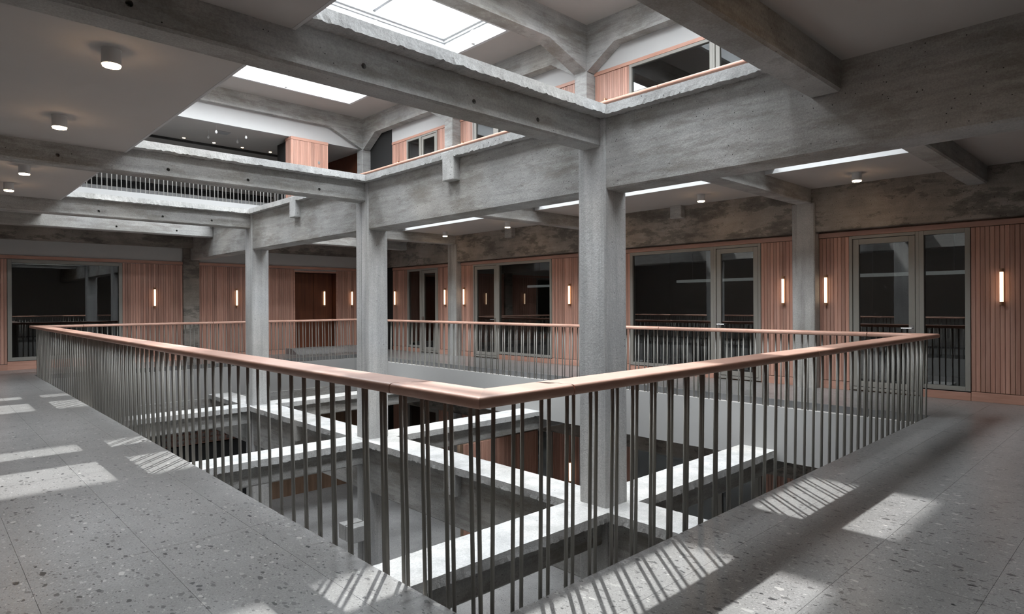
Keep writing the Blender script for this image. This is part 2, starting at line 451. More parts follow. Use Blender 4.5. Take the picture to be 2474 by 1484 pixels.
# ------------------------------------------------------------------ concrete frame
def rough_strip(axis, a0, a1, c0, c1, z0, z1, seed, rough_lo=True, rough_hi=True, step=0.025):
    """cut slab strip: long along axis ('x' or 'y'), ragged lower arris on its long sides"""
    n = max(2, int((a1 - a0) / step))
    vs = []; fs = []
    rng = random.Random(seed)
    for i in range(n + 1):
        a = a0 + (a1 - a0) * i / n
        def jag(s, amp):
            v = noise.noise(Vector((a * 2.7, seed * 7.3 + s * 3.7, 0))) * 0.25 + noise.noise(Vector((a * 17.0, seed * 2.1 + s, 4))) * 0.55 + noise.noise(Vector((a * 41.0, seed * 1.7 + s, 7))) * 0.35
            ch = max(0.0, noise.noise(Vector((a * 1.3, seed + s * 5.0, 9))) - 0.25) * 1.6
            return amp * (v + ch * rng.random() * 1.5)
        e = 0.0 if i in (0, n) else 1.0
        lo_in = jag(1, 0.012) * e * rough_lo; hi_in = jag(2, 0.012) * e * rough_hi
        lo_z = abs(jag(3, 0.034)) * e * rough_lo; hi_z = abs(jag(4, 0.034)) * e * rough_hi
        tl = jag(5, 0.007) * e * rough_lo; th = jag(6, 0.007) * e * rough_hi
        ring = [(c0 + lo_in, z0 + lo_z), (c1 - hi_in, z0 + hi_z), (c1 - th, (z0 + z1) / 2), (c1 - th, z1), (c0 + tl, z1), (c0 + tl, (z0 + z1) / 2)]
        vs += [(a, c, z) if axis == 'x' else (c, a, z) for c, z in ring]
    k = 6
    for i in range(n):
        for j in range(k):
            fs.append((i * k + j, i * k + (j + 1) % k, (i + 1) * k + (j + 1) % k, (i + 1) * k + j))
    fs += [tuple(reversed(range(k))), tuple(n * k + j for j in range(k))]
    m = MB(); m.v = vs; m.f = fs
    return m
def cut_holes(o, holes, axis, depth=0.06, r=0.021):
    """cut round form-tie holes into the side faces of a beam web"""
    m = MB()
    for (x, y, z, sgn) in holes:
        if axis == 'y':
            m.cyl((x, y - 0.02 * sgn, z), (x, y + depth * sgn, z), r, 12)
        else:
            m.cyl((x - 0.02 * sgn, y, z), (x + depth * sgn, y, z), r, 12)
    c = m.build('cutter', 'black', o.parent)
    md = o.modifiers.new('cut', 'BOOLEAN'); md.object = c; md.operation = 'DIFFERENCE'; md.solver = 'EXACT'
    dg = bpy.context.evaluated_depsgraph_get()
    me = bpy.data.meshes.new_from_object(o.evaluated_get(dg))
    o.modifiers.clear()
    o.data = me
    bpy.data.objects.remove(c)

def beam(lv, k, side, label, holes=(), flange=True, stub=False):
    L = LEV[lv]; yc = row(k)
    if side == 'left': xa, xb, fa, fb_ = X0, XC + 0.01, SX0, XC - FL
    else: xa, xb, fa, fb_ = XCB - 0.01, 10.70, XCB + FL, SX1
    t = empty('concrete_beam', label, 'beam', 'concrete beams spanning across the void' if lv == 'up' else 'concrete beams crossing the void at floor level', loc=((xa + xb) / 2, yc, L['beam']))
    c = Vector(t.location)
    ch = 0.018
    m = MB().extrude([(yc - BW + ch, L['beam']), (yc + BW - ch, L['beam']), (yc + BW, L['beam'] + ch), (yc + BW, L['fb'] + 0.01), (yc - BW, L['fb'] + 0.01), (yc - BW, L['beam'] + ch)], 'x', xa, xb)
    m.v = [tuple(Vector(v) - c) for v in m.v]
    w = m.build('web', 'conc', t)
    if holes:
        cut_holes(w, [(x - c.x, (-BW), z - c.z, 1) for x, z in holes], 'y')
    if flange:
        m = rough_strip('x', fa, fb_, yc - CW / 2 - FL, yc + CW / 2 + FL, L['fb'], L['ft'], hash((lv, k, side)) % 97 if False else int(k * 10 + 31) + (5 if side == 'left' else 9) + (40 if lv == 'up' else 0))
        m.v = [tuple(Vector(v) - c) for v in m.v]
        f = m.build('flange', 'conc_cut', t)
        f['label'] = 'pale ragged cut slab edge'
    return t
HB = 3.03 + 0.10
beam('up', -0.5, 'left', 'dark concrete beam crossing the upper right corner overhead', flange=False)
beam('up', 0, 'left', 'big overhead concrete beam from the upper left corner to the nearest column', holes=[(2.41, HB + .03), (3.47, HB), (4.25, HB), (0.9, HB)])
beam('up', 1, 'left', 'overhead concrete beam running left from the middle column', holes=[(2.35, HB), (3.35, HB), (4.4, HB), (1.2, HB)])
beam('up', 2, 'left', 'overhead concrete beam running left from the farthest column', holes=[(2.45, HB), (3.5, HB), (4.4, HB)])
beam('up', 2.5, 'left', 'farthest overhead concrete beam before the left wooden wall', holes=[(3.2, HB), (4.4, HB)], flange=False)
beam('up', -0.5, 'right', 'short dark concrete beam under the ceiling at the upper right edge', flange=False)
beam('up', 0, 'right', 'concrete beam from behind the nearest column to the right wall pillar')
beam('up', 1, 'right', 'concrete beam from the middle column to the right wall', )
beam('up', 2, 'right', 'concrete beam from the farthest column to the right wall', holes=[(7.0, HB)])
beam('up', 2.5, 'right', 'last concrete beam under the ceiling beside the far corner', flange=False)
beam('low', 0, 'left', 'white-topped floor level beam running left from the foot of the nearest column')
beam('low', 1, 'left', 'white-topped floor level beam running left from the foot of the middle column')
beam('low', 2, 'left', 'white-topped floor level beam running left from the foot of the farthest column')
beam('low', 0, 'right', 'white-topped floor level beam running right from the foot of the nearest column')
beam('low', 1, 'right', 'white-topped floor level beam running right from the foot of the middle column')
beam('low', 2, 'right', 'white-topped floor level beam running right from the foot of the farthest column')
beam('low', 2.5, 'right', 'floor level beam under the far edge of the void, right part', flange=False)
beam('low', 2.5, 'left', 'floor level beam under the far edge of the void, left part', flange=False)

def girder(lv, label):
    L = LEV[lv]
    t = empty('concrete_girder', label, 'girder', 'deep concrete girders on the column line', loc=(XC + CW / 2, row(1), L['gird']))
    c = Vector(t.location); ch = 0.02
    xa, xb = XC + 0.022, XCB - 0.022
    m = MB().extrude([(xa + ch, L['gird']), (xb - ch, L['gird']), (xb, L['gird'] + ch), (xb, L['fb'] + 0.01), (xa, L['fb'] + 0.01), (xa, L['gird'] + ch)], 'y', YA, YW + 0.1)
    m.v = [tuple(Vector(v) - c) for v in m.v]
    m.build('web', 'conc', t)
    m = rough_strip('y', SY0, SY1, XC - FL, XCB + FL, L['fb'], L['ft'] + 0.001, 77 if lv == 'up' else 55)
    m.v = [tuple(Vector(v) - c) for v in m.v]
    f = m.build('flange', 'conc_cut', t); f['label'] = 'pale ragged cut slab edge'
    for k in (0.5, 1.5):
        for sgn, x0, x1 in ((-1, XC - FL - 0.004, XC + 0.05), (1, XCB - 0.05, XCB + FL + 0.004)):
            m = MB().box(x0, x1, row(k) - BW, row(k) + BW, L['beam'], L['ft'] - 0.004)
            m.v = [tuple(Vector(v) - c) for v in m.v]
            q = m.build('beam_stub', 'conc_cut', t, 0.012); q['label'] = 'sawn-off stump of a removed beam'
    return t
girder('up', 'deep concrete girder overhead resting on the three columns')
girder('low', 'deep white-topped concrete girder at the feet of the three columns')

def col_plan(x0, y0, w, ch=0.014, groove=False):
    x1, y1 = x0 + w, y0 + w
    n = 0.03                                       # shallow nib on the front arris
    pts = [(x0 + ch, y0), (x1 - ch, y0), (x1, y0 + ch), (x1, y1 - ch), (x1 - ch, y1), (x0 + ch, y1), (x0, y1 - ch)]
    if groove:
        g = y0 + w * 0.54
        pts += [(x0, g + 0.008), (x0 + 0.02, g + 0.006), (x0 + 0.02, g - 0.006), (x0, g - 0.008)]
    pts += [(x0, y0 + ch)]
    return pts
def column(k, z0, z1, label, group, x=XC, w=CW, groove=False, mat='conc_col', y=None):
    y = row(k) - w / 2 if y is None else y
    t = empty('concrete_column', label, 'column', group, loc=(x + w / 2, y + w / 2, z0))
    c = Vector(t.location)
    m = MB().prism(col_plan(x, y, w, groove=groove), z0, z1)
    m.v = [tuple(Vector(v) - c) for v in m.v]
    m.build('shaft', mat, t)
    return t
zt, zg = LEV['low']['ft'], LEV['up']['fb']
column(0, zt, zg, 'nearest and widest pale concrete column rising through the void', 'columns in the void')
column(1, zt, zg, 'middle concrete column of the void with a vertical groove', 'columns in the void', groove=True)
column(2, zt, zg, 'farthest and thinnest concrete column of the void', 'columns in the void')
column(0, -4.02, LEV['low']['fb'], 'column of the storey below under the nearest column', 'columns of the storey below')
c2 = column(1, -4.02, LEV['low']['fb'], 'column of the storey below with a corbel, under the middle column', 'columns of the storey below', groove=True)
column(2, -4.02, LEV['low']['fb'], 'column of the storey below under the farthest column', 'columns of the storey below')
m = MB().box(-0.50, -CW / 2 + 0.01, -0.20, -0.015, 1.74, 1.98).box(-0.50, -CW / 2 + 0.01, 0.015, 0.20, 1.74, 1.98)
m.build('corbel', 'conc_cut', c2, 0.008)
GR_W = 'wall columns along the right wall'
for k, lb in ((0, 'concrete pillar in the right wall between the two large windows'), (1, 'concrete pillar in the right wall hidden behind the nearest column'), (2, 'slim concrete pillar in the right wall near the far corner')):
    column(k, 0.0, 3.032, lb, GR_W, x=10.66, mat='conc_wallcol')
    column(k, -4.02, -1.55, ['lower storey pillar below the right wall pillar between windows', 'lower storey pillar in the right wall seen under the floor', 'lower storey pillar near the far corner of the right wall'][k], 'lower wall columns', x=10.66)
column(3, 0.0, 3.0, 'dark concrete pillar set in the left wooden wall between two sconces', 'wall columns of the left wall', x=5.03, w=0.385, y=YW - 0.06, mat='conc_dark')

# wall girders over the right-hand cladding, with cut beam stubs
def wall_girder(z0, z1, label, stub_z0, stub_z1):
    t = empty('wall_beam', label, 'beam', loc=(10.85, 8, z0))
    c = Vector(t.location)
    m = MB().box(10.70, 11.0, YA, YW + 0.1, z0, z1); m.v = [tuple(Vector(v) - c) for v in m.v]
    m.build('web', 'conc_dark', t)
    for k in (0.5, 1.5):
        m = MB().box(10.57, 10.72, row(k) - BW, row(k) + BW, stub_z0, stub_z1); m.v = [tuple(Vector(v) - c) for v in m.v]
        q = m.build('beam_stub', 'conc', t, 0.01); q['label'] = 'sawn-off stump of a removed beam'
wall_girder(2.56, 3.275, 'stained concrete band above the wooden cladding of the right wall', 3.03, 3.272)
wall_girder(-1.56, -0.865, 'stained concrete band above the lower storey right wall', -1.11, -0.868)
b = MB().box(X0, 11.0, YW - 0.27, YW + 0.02, 2.88, 3.272).build('wall_beam', 'conc_dark')
tag(b, 'dark concrete beam along the top of the left wall', 'beam')
b = MB().box(X0, 11.0, YW - 0.27, YW + 0.02, -1.26, -0.868).build('wall_beam', 'conc')
tag(b, 'concrete beam along the top of the lower storey left wall', 'beam')

# ------------------------------------------------------------------ cladding
BD, BT = 0.0558, 0.02
board_cache = {}
def board_mesh(h, axis, w=BD - 0.004, mat='wood'):
    key = (round(h, 3), axis, round(w, 4), mat)
    if key not in board_cache:
        c = 0.004
        if axis == 'y':      # wall normal to x, faces -x
            pts = [(0, -w / 2 + c), (c, -w / 2), (BT, -w / 2), (BT, w / 2), (c, w / 2), (0, w / 2 - c)]
        else:                # wall normal to y, faces -y
            pts = [(-w / 2 + c, 0), (w / 2 - c, 0), (w / 2, c), (w / 2, BT), (-w / 2, BT), (-w / 2, c)]
        me = MB().prism(pts, 0, h).mesh('board')
        me.materials.append(M[mat])
        board_cache[key] = me
    return board_cache[key]
def boards(parent, axis, plane, a0, a1, z0, z1, mat='wood'):
    n = max(1, round((a1 - a0) / BD)); w = (a1 - a0) / n
    me = board_mesh(z1 - z0, axis, w - 0.0035, mat)
    for i in range(n):
        a = a0 + (i + 0.5) * w
        part('board', me, mat, parent, (plane, a, z0) if axis == 'y' else (a, plane, z0))

# windows in the right wall: (y0, y1, mullion centre, leaf side)
WIN = [(1.99, 3.58, 2.615, 'hi'), (5.03, 7.82, 5.93, 'lo'), (10.05, 12.90, 11.94, 'hi'), (14.47, 16.0, 15.29, 'lo')]
def wall_segs(a0, a1):
    segs = []; a = a0
    for (y0, y1, *_r) in WIN:
        if y1 <= a0: continue
        if y0 > a: segs.append((a, y0))
        a = y1
    if a < a1: segs.append((a, a1))
    return segs
def right_wall(name, zf, label, ztop, y_from, segs, trim=True):
    m = MB()
    # backing wall with window openings
    for (a, b) in wall_segs(YA, YW + 0.2):
        m.box(XW + 0.021, XW + 0.12, a, b, zf, zf + ztop)
    for (y0, y1, *_r) in WIN:
        m.box(XW + 0.021, XW + 0.12, y0, y1, zf + 2.455, zf + ztop)
        m.box(XW + 0.021, XW + 0.12, y0, y1, zf, zf + 0.03)
    w = m.build(name, 'darkwood'); tag(w, label, 'wall', kind='structure')
    for (a, b) in segs:
        boards(w, 'y', XW, a, b, zf + 0.14, zf + 2.45)
    MB().box(XW - 0.012, XW + 0.03, y_from, YW - 0.8, zf + 2.46, zf + 2.535).build('top_trim', 'trim', w, 0.003)
    for (a, b) in segs:
        MB().box(XW - 0.004, XW + 0.03, a, b, zf + 0.0, zf + 0.13).build('plinth', 'trim', w, 0.003)
    for (y0, y1, mu, sd) in WIN:
        a, b = (y0, mu) if sd == 'hi' else (mu, y1)
        MB().box(XW - 0.004, XW + 0.03, a, b, zf + 0.0, zf + 0.115).build('plinth', 'trim', w, 0.003)
    return w
SEG_MAIN = [(0.50, 1.985), (3.585, row(0) - CW / 2 - 0.005), (row(0) + CW / 2 + 0.01, 5.025), (7.825, row(1) - CW / 2 - .01), (row(1) + CW / 2 + .01, 10.045),
            (12.905, row(2) - CW / 2 - 0.005), (row(2) + CW / 2 + 0.01, 14.465), (16.005, 16.80)]
wr = right_wall('wall_right', 0.0, 'right wall of vertical reddish wooden boards with grey-framed windows', 2.57, -1.0, SEG_MAIN)
wl_ = right_wall('wall_right_lower', -4.02, 'wooden right wall of the storey below', 2.50, -1.0, SEG_MAIN)
wu = right_wall('wall_right_upper', 3.92, 'pale pink wooden wall of the top storey with grey windows', 2.53, -1.0, [(7.825, row(1) - CW / 2), (row(1) + CW / 2, 10.045), (4.41, 5.025), (12.905, row(2) - CW / 2), (row(2) + CW / 2, 14.465), (16.005, 16.80)])
# white wall over the upper cladding
o = MB().box(XW + 0.0, XW + 0.16, YA, 16.80, 6.455, ROOF).build('wall_right_band', 'white')
tag(o, 'white wall strip above the top storey cladding', 'wall', kind='structure')
# dark gap by the far end of the right wall
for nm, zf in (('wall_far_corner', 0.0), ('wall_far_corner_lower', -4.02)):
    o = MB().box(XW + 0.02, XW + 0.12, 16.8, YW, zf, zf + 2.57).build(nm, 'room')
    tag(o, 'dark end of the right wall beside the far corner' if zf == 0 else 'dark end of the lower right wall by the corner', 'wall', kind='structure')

def window(n, zf, y0, y1, mu, leaf, label, zoff=0.0):
    t = empty('window_%d' % n, label, 'window', kind='structure', loc=(XW, (y0 + y1) / 2, zf))
    c = Vector(t.location)
    def b(name, mat, m, bev=0.004, par=None):
        m.v = [tuple(Vector(v) - c) for v in m.v]
        return m.build(name, mat, par or t, bev)
    xf0, xf1 = XW - 0.012, XW + 0.10
    zb, zt_ = zf + 0.13, zf + 2.455
    fw = 0.062
    la, lb = (mu, y1) if leaf == 'hi' else (y0, mu)          # door leaf
    fa, fb = (y0, mu) if leaf == 'hi' else (mu, y1)          # fixed light
    m = MB()
    def frame_ring(m, a, b_, z0, z1, w, x0, x1):
        m.box(x0, x1, a, a + w, z0, z1); m.box(x0, x1, b_ - w, b_, z0, z1)
        m.box(x0, x1, a + w, b_ - w, z1 - w, z1); m.box(x0, x1, a + w, b_ - w, z0, z0 + w)
    frame_ring(m, fa, fb, zb, zt_, fw, xf0, xf1)
    ff = b('fixed_frame', 'frame', m)
    m = MB(); frame_ring(m, la, lb, zf + 0.02, zt_, fw * 0.75, xf0, xf1)
    b('door_frame', 'frame', m)
    m = MB(); g = 0.008
    frame_ring(m, la + fw * .75 + g, lb - fw * .75 - g, zf + 0.075, zt_ - fw * .75 - g, 0.085, xf0 + 0.012, xf1 - 0.03)
    s = b('door_leaf', 'frame', m)
    b('glass_pane', 'glass', MB().box(XW + 0.03, XW + 0.036, fa + fw - .005, fb - fw + .005, zb + fw - .005, zt_ - fw + .005), 0, ff)
    a_, b2 = la + fw * .75 + 0.085, lb - fw * .75 - 0.085
    b('glass_pane', 'glass', MB().box(XW + 0.03, XW + 0.036, a_, b2, zf + 0.155, zt_ - fw * .75 - 0.085), 0, s)
    hy = (la + fw * 0.75 + 0.05) if leaf == 'hi' else (lb - fw * 0.75 - 0.05)
    sg = 1 if leaf == 'hi' else -1
    h = MB().cyl((XW, hy, zf + 1.01), (XW - 0.055, hy, zf + 1.01), 0.009, 8).cyl((XW - 0.055, hy - 0.01 * sg, zf + 1.01), (XW - 0.055, hy + 0.13 * sg, zf + 1.01), 0.010, 8).box(XW - 0.004, XW + 0.002, hy - 0.02, hy + 0.02, zf + 0.93, zf + 1.05)
    b('door_handle', 'chrome', h, 0.0, s)
    return t
LB = ['tall grey-framed glazed door and sidelight nearest the right edge', 'wide grey-framed window and glass door right of the nearest column',
      'grey-framed window and glass door left of the nearest column', 'narrow grey-framed window and glass door right of the middle column']
for i, (y0, y1, mu, lf) in enumerate(WIN):
    window(1 + i, 0.0, y0, y1, mu, lf, LB[i])
    window(6 + i, 3.92, y0, y1, mu, lf, 'top storey window, ' + ['first from the viewer', 'wide one behind the bright handrail', 'one above the middle of the girder', 'small one near the far corner'][i])
    window(11 + i, -4.02, y0, y1, mu, lf, 'lower storey window, ' + ['first from the viewer', 'second from the viewer', 'third from the viewer', 'farthest from the viewer'][i])
# rooms behind the windows
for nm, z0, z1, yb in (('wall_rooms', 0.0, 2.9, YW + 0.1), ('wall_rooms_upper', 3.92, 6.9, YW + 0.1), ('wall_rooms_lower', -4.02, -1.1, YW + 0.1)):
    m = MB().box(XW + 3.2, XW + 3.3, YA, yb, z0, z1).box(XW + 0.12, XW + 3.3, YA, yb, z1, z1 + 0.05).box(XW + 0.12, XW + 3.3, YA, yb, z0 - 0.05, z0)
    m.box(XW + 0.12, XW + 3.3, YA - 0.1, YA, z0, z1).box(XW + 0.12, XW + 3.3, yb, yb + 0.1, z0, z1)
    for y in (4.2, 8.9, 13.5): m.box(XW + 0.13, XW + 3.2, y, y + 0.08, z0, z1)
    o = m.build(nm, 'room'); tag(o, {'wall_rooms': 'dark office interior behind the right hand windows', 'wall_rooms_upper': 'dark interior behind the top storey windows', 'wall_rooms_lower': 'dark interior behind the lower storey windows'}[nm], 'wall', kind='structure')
for y0, y1, lb in ((2.2, 3.9, 'pale linear lamp behind the glass nearest the right edge'), (5.0, 7.55, 'pale linear lamp in the room right of the nearest column'), (10.6, 12.2, 'pale linear lamp in the room left of the nearest column')):
    t = empty('linear_lamp', lb, 'lamp', 'linear lamps in the offices with added faint glow', loc=(12.2, (y0 + y1) / 2, 1.88))
    l = (y1 - y0) / 2
    MB().box(-0.03, 0.03, -l, l, -0.03, 0.03).build('lamp_body', 'lampglow', t, 0.006)
    for q in (-0.7, 0.7): MB().cyl((0, q * l, 0.03), (0, q * l, 0.98), 0.003, 6).build('wire', 'alu', t)

# left wall (far side of the void) with cladding, window and door
def left_wall(name, zf, label, x0w, x1w, dx0, dx1, mat='wood'):
    m = MB()
    for a, b in ((X0, x0w), (x1w, dx0), (dx1, 11.0)): m.box(a, b, YW + 0.021, YW + 0.12, zf, zf + 3.3 if zf == 0 else zf + 3.15)
    for a, b, z in ((x0w, x1w, 2.44), (dx0, dx1, 2.36)): m.box(a, b, YW + 0.021, YW + 0.12, zf + z, zf + (3.3 if zf == 0 else 3.15))
    m.box(x0w, x1w, YW + 0.021, YW + 0.12, zf, zf + 0.2)
    w = m.build(name, 'white'); tag(w, label, 'wall', kind='structure')
    return w
wl = left_wall('wall_left', 0.0, 'left wall of vertical reddish boards with a white band above', 1.49, 3.675, 8.03, 9.335)
for a, b in ((-0.6, 1.485), (3.68, 5.025), (5.42, 8.025), (9.34, 10.84)):
    boards(wl, 'x', YW, a, b, 0.14, 2.445)
    MB().box(a, b, YW - 0.004, YW + 0.03, 0.0, 0.13).build('plinth', 'trim', wl, 0.003)
MB().box(1.485, 3.68, YW - 0.004, YW + 0.03, 0.0, 0.19).build('plinth', 'trim', wl, 0.003)
MB().box(X0, 5.03, YW - 0.012, YW + 0.03, 2.455, 2.53).build('top_trim', 'trim', wl, 0.003)
MB().box(5.415, 10.84, YW - 0.012, YW + 0.03, 2.455, 2.53).build('top_trim', 'trim', wl, 0.003)
t = empty('window_5', 'large single-pane window in the left wall with dark reflections', 'window', kind='structure', loc=(2.58, YW, 0))
m = MB(); a, b, z0, z1, w = -1.09, 1.095, 0.20, 2.44, 0.075
m.box(a, a + w, -0.015, 0.1, z0, z1).box(b - w, b, -0.015, 0.1, z0, z1).box(a + w, b - w, -0.015, 0.1, z1 - w, z1).box(a + w, b - w, -0.015, 0.1, z0, z0 + w)
m.build('frame', 'frame', t, 0.004)
MB().box(a + w - .005, b - w + .005, 0.03, 0.036, z0 + w - .005, z1 - w + .005).build('glass_pane', 'glass', t)
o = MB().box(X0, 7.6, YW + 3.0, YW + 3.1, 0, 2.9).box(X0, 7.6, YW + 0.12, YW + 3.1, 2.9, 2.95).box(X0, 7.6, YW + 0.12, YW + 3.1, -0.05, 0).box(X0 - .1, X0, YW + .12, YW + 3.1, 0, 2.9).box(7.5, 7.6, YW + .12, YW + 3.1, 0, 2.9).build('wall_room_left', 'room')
tag(o, 'dark room behind the large left window', 'wall', kind='structure')
# door niche
t = empty('door_1', 'dark red wooden door niche in the left wall', 'door', kind='structure', loc=(8.68, YW, 0))
MB().box(-0.66, 0.66, 0.25, 0.3, 0, 2.4).box(-0.70, -0.652, 0.0, 0.3, 0, 2.4).box(0.652, 0.70, 0.0, 0.3, 0, 2.4).box(-0.7, 0.7, 0, 0.3, 2.36, 2.41).build('niche_lining', 'redwood', t)
MB().box(-0.60, 0.02, 0.21, 0.25, 0.02, 2.35).build('door_leaf', 'redwood', t, 0.004)
MB().box(0.03, 0.62, 0.21, 0.25, 0.02, 2.35).build('door_leaf', 'redwood', t, 0.004)
MB().box(-0.7, -0.652, -0.02, 0.02, 0, 2.41).box(0.652, 0.7, -0.02, 0.02, 0, 2.41).box(-0.652, 0.652, -0.02, 0.02, 2.36, 2.41).build('door_casing', 'trim', t, 0.004)
# shallow ramp to the door
m = MB().extrude([(16.75, 0.0), (YW, 0.0), (YW, 0.16), (17.2, 0.16)], 'x', 7.75, 9.9)
tag(m.build('ramp', 'terr'), 'low pale ramp on the floor before the red door niche', 'ramp')

# lower storey left wall
w = MB().box(X0, 11.0, YW + 0.02, YW + 0.12, -4.02, -0.87).build('wall_left_lower', 'conc'); tag(w, 'concrete left wall of the storey below', 'wall', kind='structure')
# enclosing walls behind and beside the viewer
for nm, bx, lb in (('wall_near', (X0, 11.0, YA - 0.1, YA, -4.02, ROOF + .3), 'plain wall behind the viewer'), ('wall_side', (X0 - 0.1, X0, YA - .1, YB, -4.02, ROOF + .3), 'plain wall along the left walkway behind the viewer'),
                   ('wall_lounge_back', (X0, 14.3, YB, YB + 0.1, 3.9, ROOF + .3), 'back wall of the top storey lounge')):
    o = MB().box(*bx).build(nm, 'white'); tag(o, lb, 'wall', kind='structure')

# ------------------------------------------------------------------ railing
def sweep(corner, axis, a0, a1, c0, c1, z1, th, end0=None, end1=None):
    """one handrail length: rounded section between c0..c1 across, a0..a1 along axis. end(v) shifts the end plane, v 0 at c0 .. 1 at c1"""
    w = c1 - c0; r = 0.019
    sec = []
    def arc(cx, cz, t0):                            # quarter round, 90 degrees from t0
        for k in range(6):
            t = t0 + math.pi / 2 * k / 5
            sec.append((cx + math.cos(t) * r, cz + math.sin(t) * r))
    arc(c0 + r, z1 - r, math.pi / 2); arc(c0 + r, z1 - th + r, math.pi)
    for v in (0.25, 0.5, 0.75): sec.append((c0 + w * v, z1 - th))
    arc(c1 - r, z1 - th + r, -math.pi / 2); arc(c1 - r, z1 - r, 0.0)
    for v in (0.88, 0.7, 0.56, 0.5, 0.44, 0.3, 0.12): sec.append((c0 + w * v, z1))
    n = max(1, int((a1 - a0) / 0.6)); k = len(sec)
    m = MB()
    for i in range(n + 1):
        for (cc, zz) in sec:
            v = (cc - c0) / w
            a = a0 + (a1 - a0) * i / n
            if i == 0 and end0: a = a0 + end0(v)
            if i == n and end1: a = a1 + end1(v)
            m.v.append((a, cc, zz) if axis == 'x' else (cc, a, zz))
    for i in range(n):
        for j in range(k):
            m.f.append((i * k + j, i * k + (j + 1) % k, (i + 1) * k + (j + 1) % k, (i + 1) * k + j))
    m.f += [tuple(reversed(range(k))), tuple(n * k + j for j in range(k))]
    return m
HW, HT = 0.225, 0.052
def scarf(front_hi, d=0.10, near=True):
    def f(v):
        s = min(1, max(0, (v - 0.44) / 0.12))
        return d * (s if front_hi else -s)
    return f
def railing(zf, label, full=True):
    t = empty('railing', label, 'railing', loc=(FX0, FY0, zf))
    c = Vector(t.location)
    ztop = zf + 1.01
    ax0, ax1, ay0, ay1 = FX0 - 0.075, FX0 - 0.075 + HW, FY0 - 0.085, FY0 - 0.085 + HW
    bx1, bx0, by1, by0 = FX1 + 0.075, FX1 + 0.075 - HW, FY1 + 0.075, FY1 + 0.075 - HW
    def add(m):
        m.v = [tuple(Vector(v) - c) for v in m.v]
        o = m.build('handrail', 'rail', t, 0, True)
        for p in o.data.polygons:
            if len(p.vertices) > 4: p.use_smooth = False
        md = o.modifiers.new('edge', 'EDGE_SPLIT'); md.split_angle = R(25)
        return o
    def run(axis, a0, a1, c0, c1, m0, m1, joints):
        # m0/m1: mitre functions at both ends, joints: positions of the scarf joints
        cutp = [a0] + joints + [a1]
        g = 0.0045
        for i in range(len(cutp) - 1):
            s0 = m0 if i == 0 else (lambda v: g + 0.055 * min(1, max(0, (v - 0.42) / 0.14)) * JS)
            s1 = m1 if i == len(cutp) - 2 else (lambda v: -g + 0.055 * min(1, max(0, (v - 0.42) / 0.14)) * JS)
            add(sweep(None, axis, cutp[i], cutp[i + 1], c0, c1, ztop, HT, s0, s1))
    W = HW
    JS = -1.0
    run('x', ax0, bx1, ay0, ay1, lambda v: v * W, lambda v: -v * W, [2.31, 5.35])        # near right-hand side
    run('y', ay0, by1, ax0, ax1, lambda v: v * W, lambda v: -v * W, [2.68, 5.75, 8.9, 12.0, 14.6])  # near left-hand side
    JS = 1.0
    run('y', ay0, by1, bx0, bx1, lambda v: (1 - v) * W, lambda v: -(1 - v) * W, [2.75, 5.9, 9.1, 12.2, 15.2])
    run('x', ax0, bx1, by0, by1, lambda v: (1 - v) * W, lambda v: -(1 - v) * W, [2.6, 5.2, 8.3])
    # balusters: two staggered rows of round bars leaning slightly
    r = 0.0102; zb, ztp = zf - 0.10, ztop - HT + 0.006
    smat = 'steel' if full else 'steel_lit'
    def bar_mesh(dx, dy):
        m = MB().cyl((0, 0, 0), (dx, dy, ztp - zb), r, 10)
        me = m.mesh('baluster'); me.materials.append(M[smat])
        for p in me.polygons: p.use_smooth = len(p.vertices) == 4
        return me
    lean = 0.016
    mA, mB_, mC, mD = bar_mesh(-lean, 0), bar_mesh(0, -lean), bar_mesh(lean, 0), bar_mesh(0, lean)
    bars = []
    def ser(a0, a1, first, step):
        k = 0; out = []
        n0 = math.floor((first - a0) / step)
        a = first - n0 * step; idx = -n0
        while a < a1:
            out.append((a, idx)); a += step; idx += 1
        return out
    q = 0.0185; off = 0.055
    for a, i in ser(FX0 + 0.075, FX1 - 0.05, 2.374, 0.0925): bars.append((a, FY0 + off + (q if i % 2 else -q), mB_))
    for a, i in ser(FY0 + 0.03, FY1 - 0.05, 2.308, 0.0942): bars.append((FX0 + off + (q if i % 2 else -q), a, mA))
    for a, i in ser(FY0 + 0.12, FY1 - 0.05, 2.30, 0.0942): bars.append((FX1 - off - (q if i % 2 else -q), a, mC))
    for a, i in ser(FX0 + 0.12, FX1 - 0.1, 2.40, 0.0925): bars.append((a, FY1 - off - (q if i % 2 else -q), mD))
    if full:
        bars.sort(key=lambda b: math.hypot(b[0], b[1]) + (40 if (b[2] is mD) else 0))
    else:
        bars.sort(key=lambda b: 0 if b[2] is mD else 1)
    nind = 300 if full else sum(1 for b in bars if b[2] is mD)
    rest = MB()
    for i, (x, y, me) in enumerate(bars):
        if i < nind:
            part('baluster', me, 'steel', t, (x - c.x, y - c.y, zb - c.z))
        else:
            v0 = len(rest.v)
            rest.v += [(v.co.x + x - c.x, v.co.y + y - c.y, v.co.z + zb - c.z) for v in me.vertices]
            rest.f += [tuple(v0 + j for j in p.vertices) for p in me.polygons]
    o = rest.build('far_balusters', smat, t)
    o['kind'] = 'stuff'
    return t
railing(0.0, 'wooden handrail on slim grey steel balusters around the void')
railing(4.02, 'balustrade of the storey above with pale handrail over the girder', full=False)

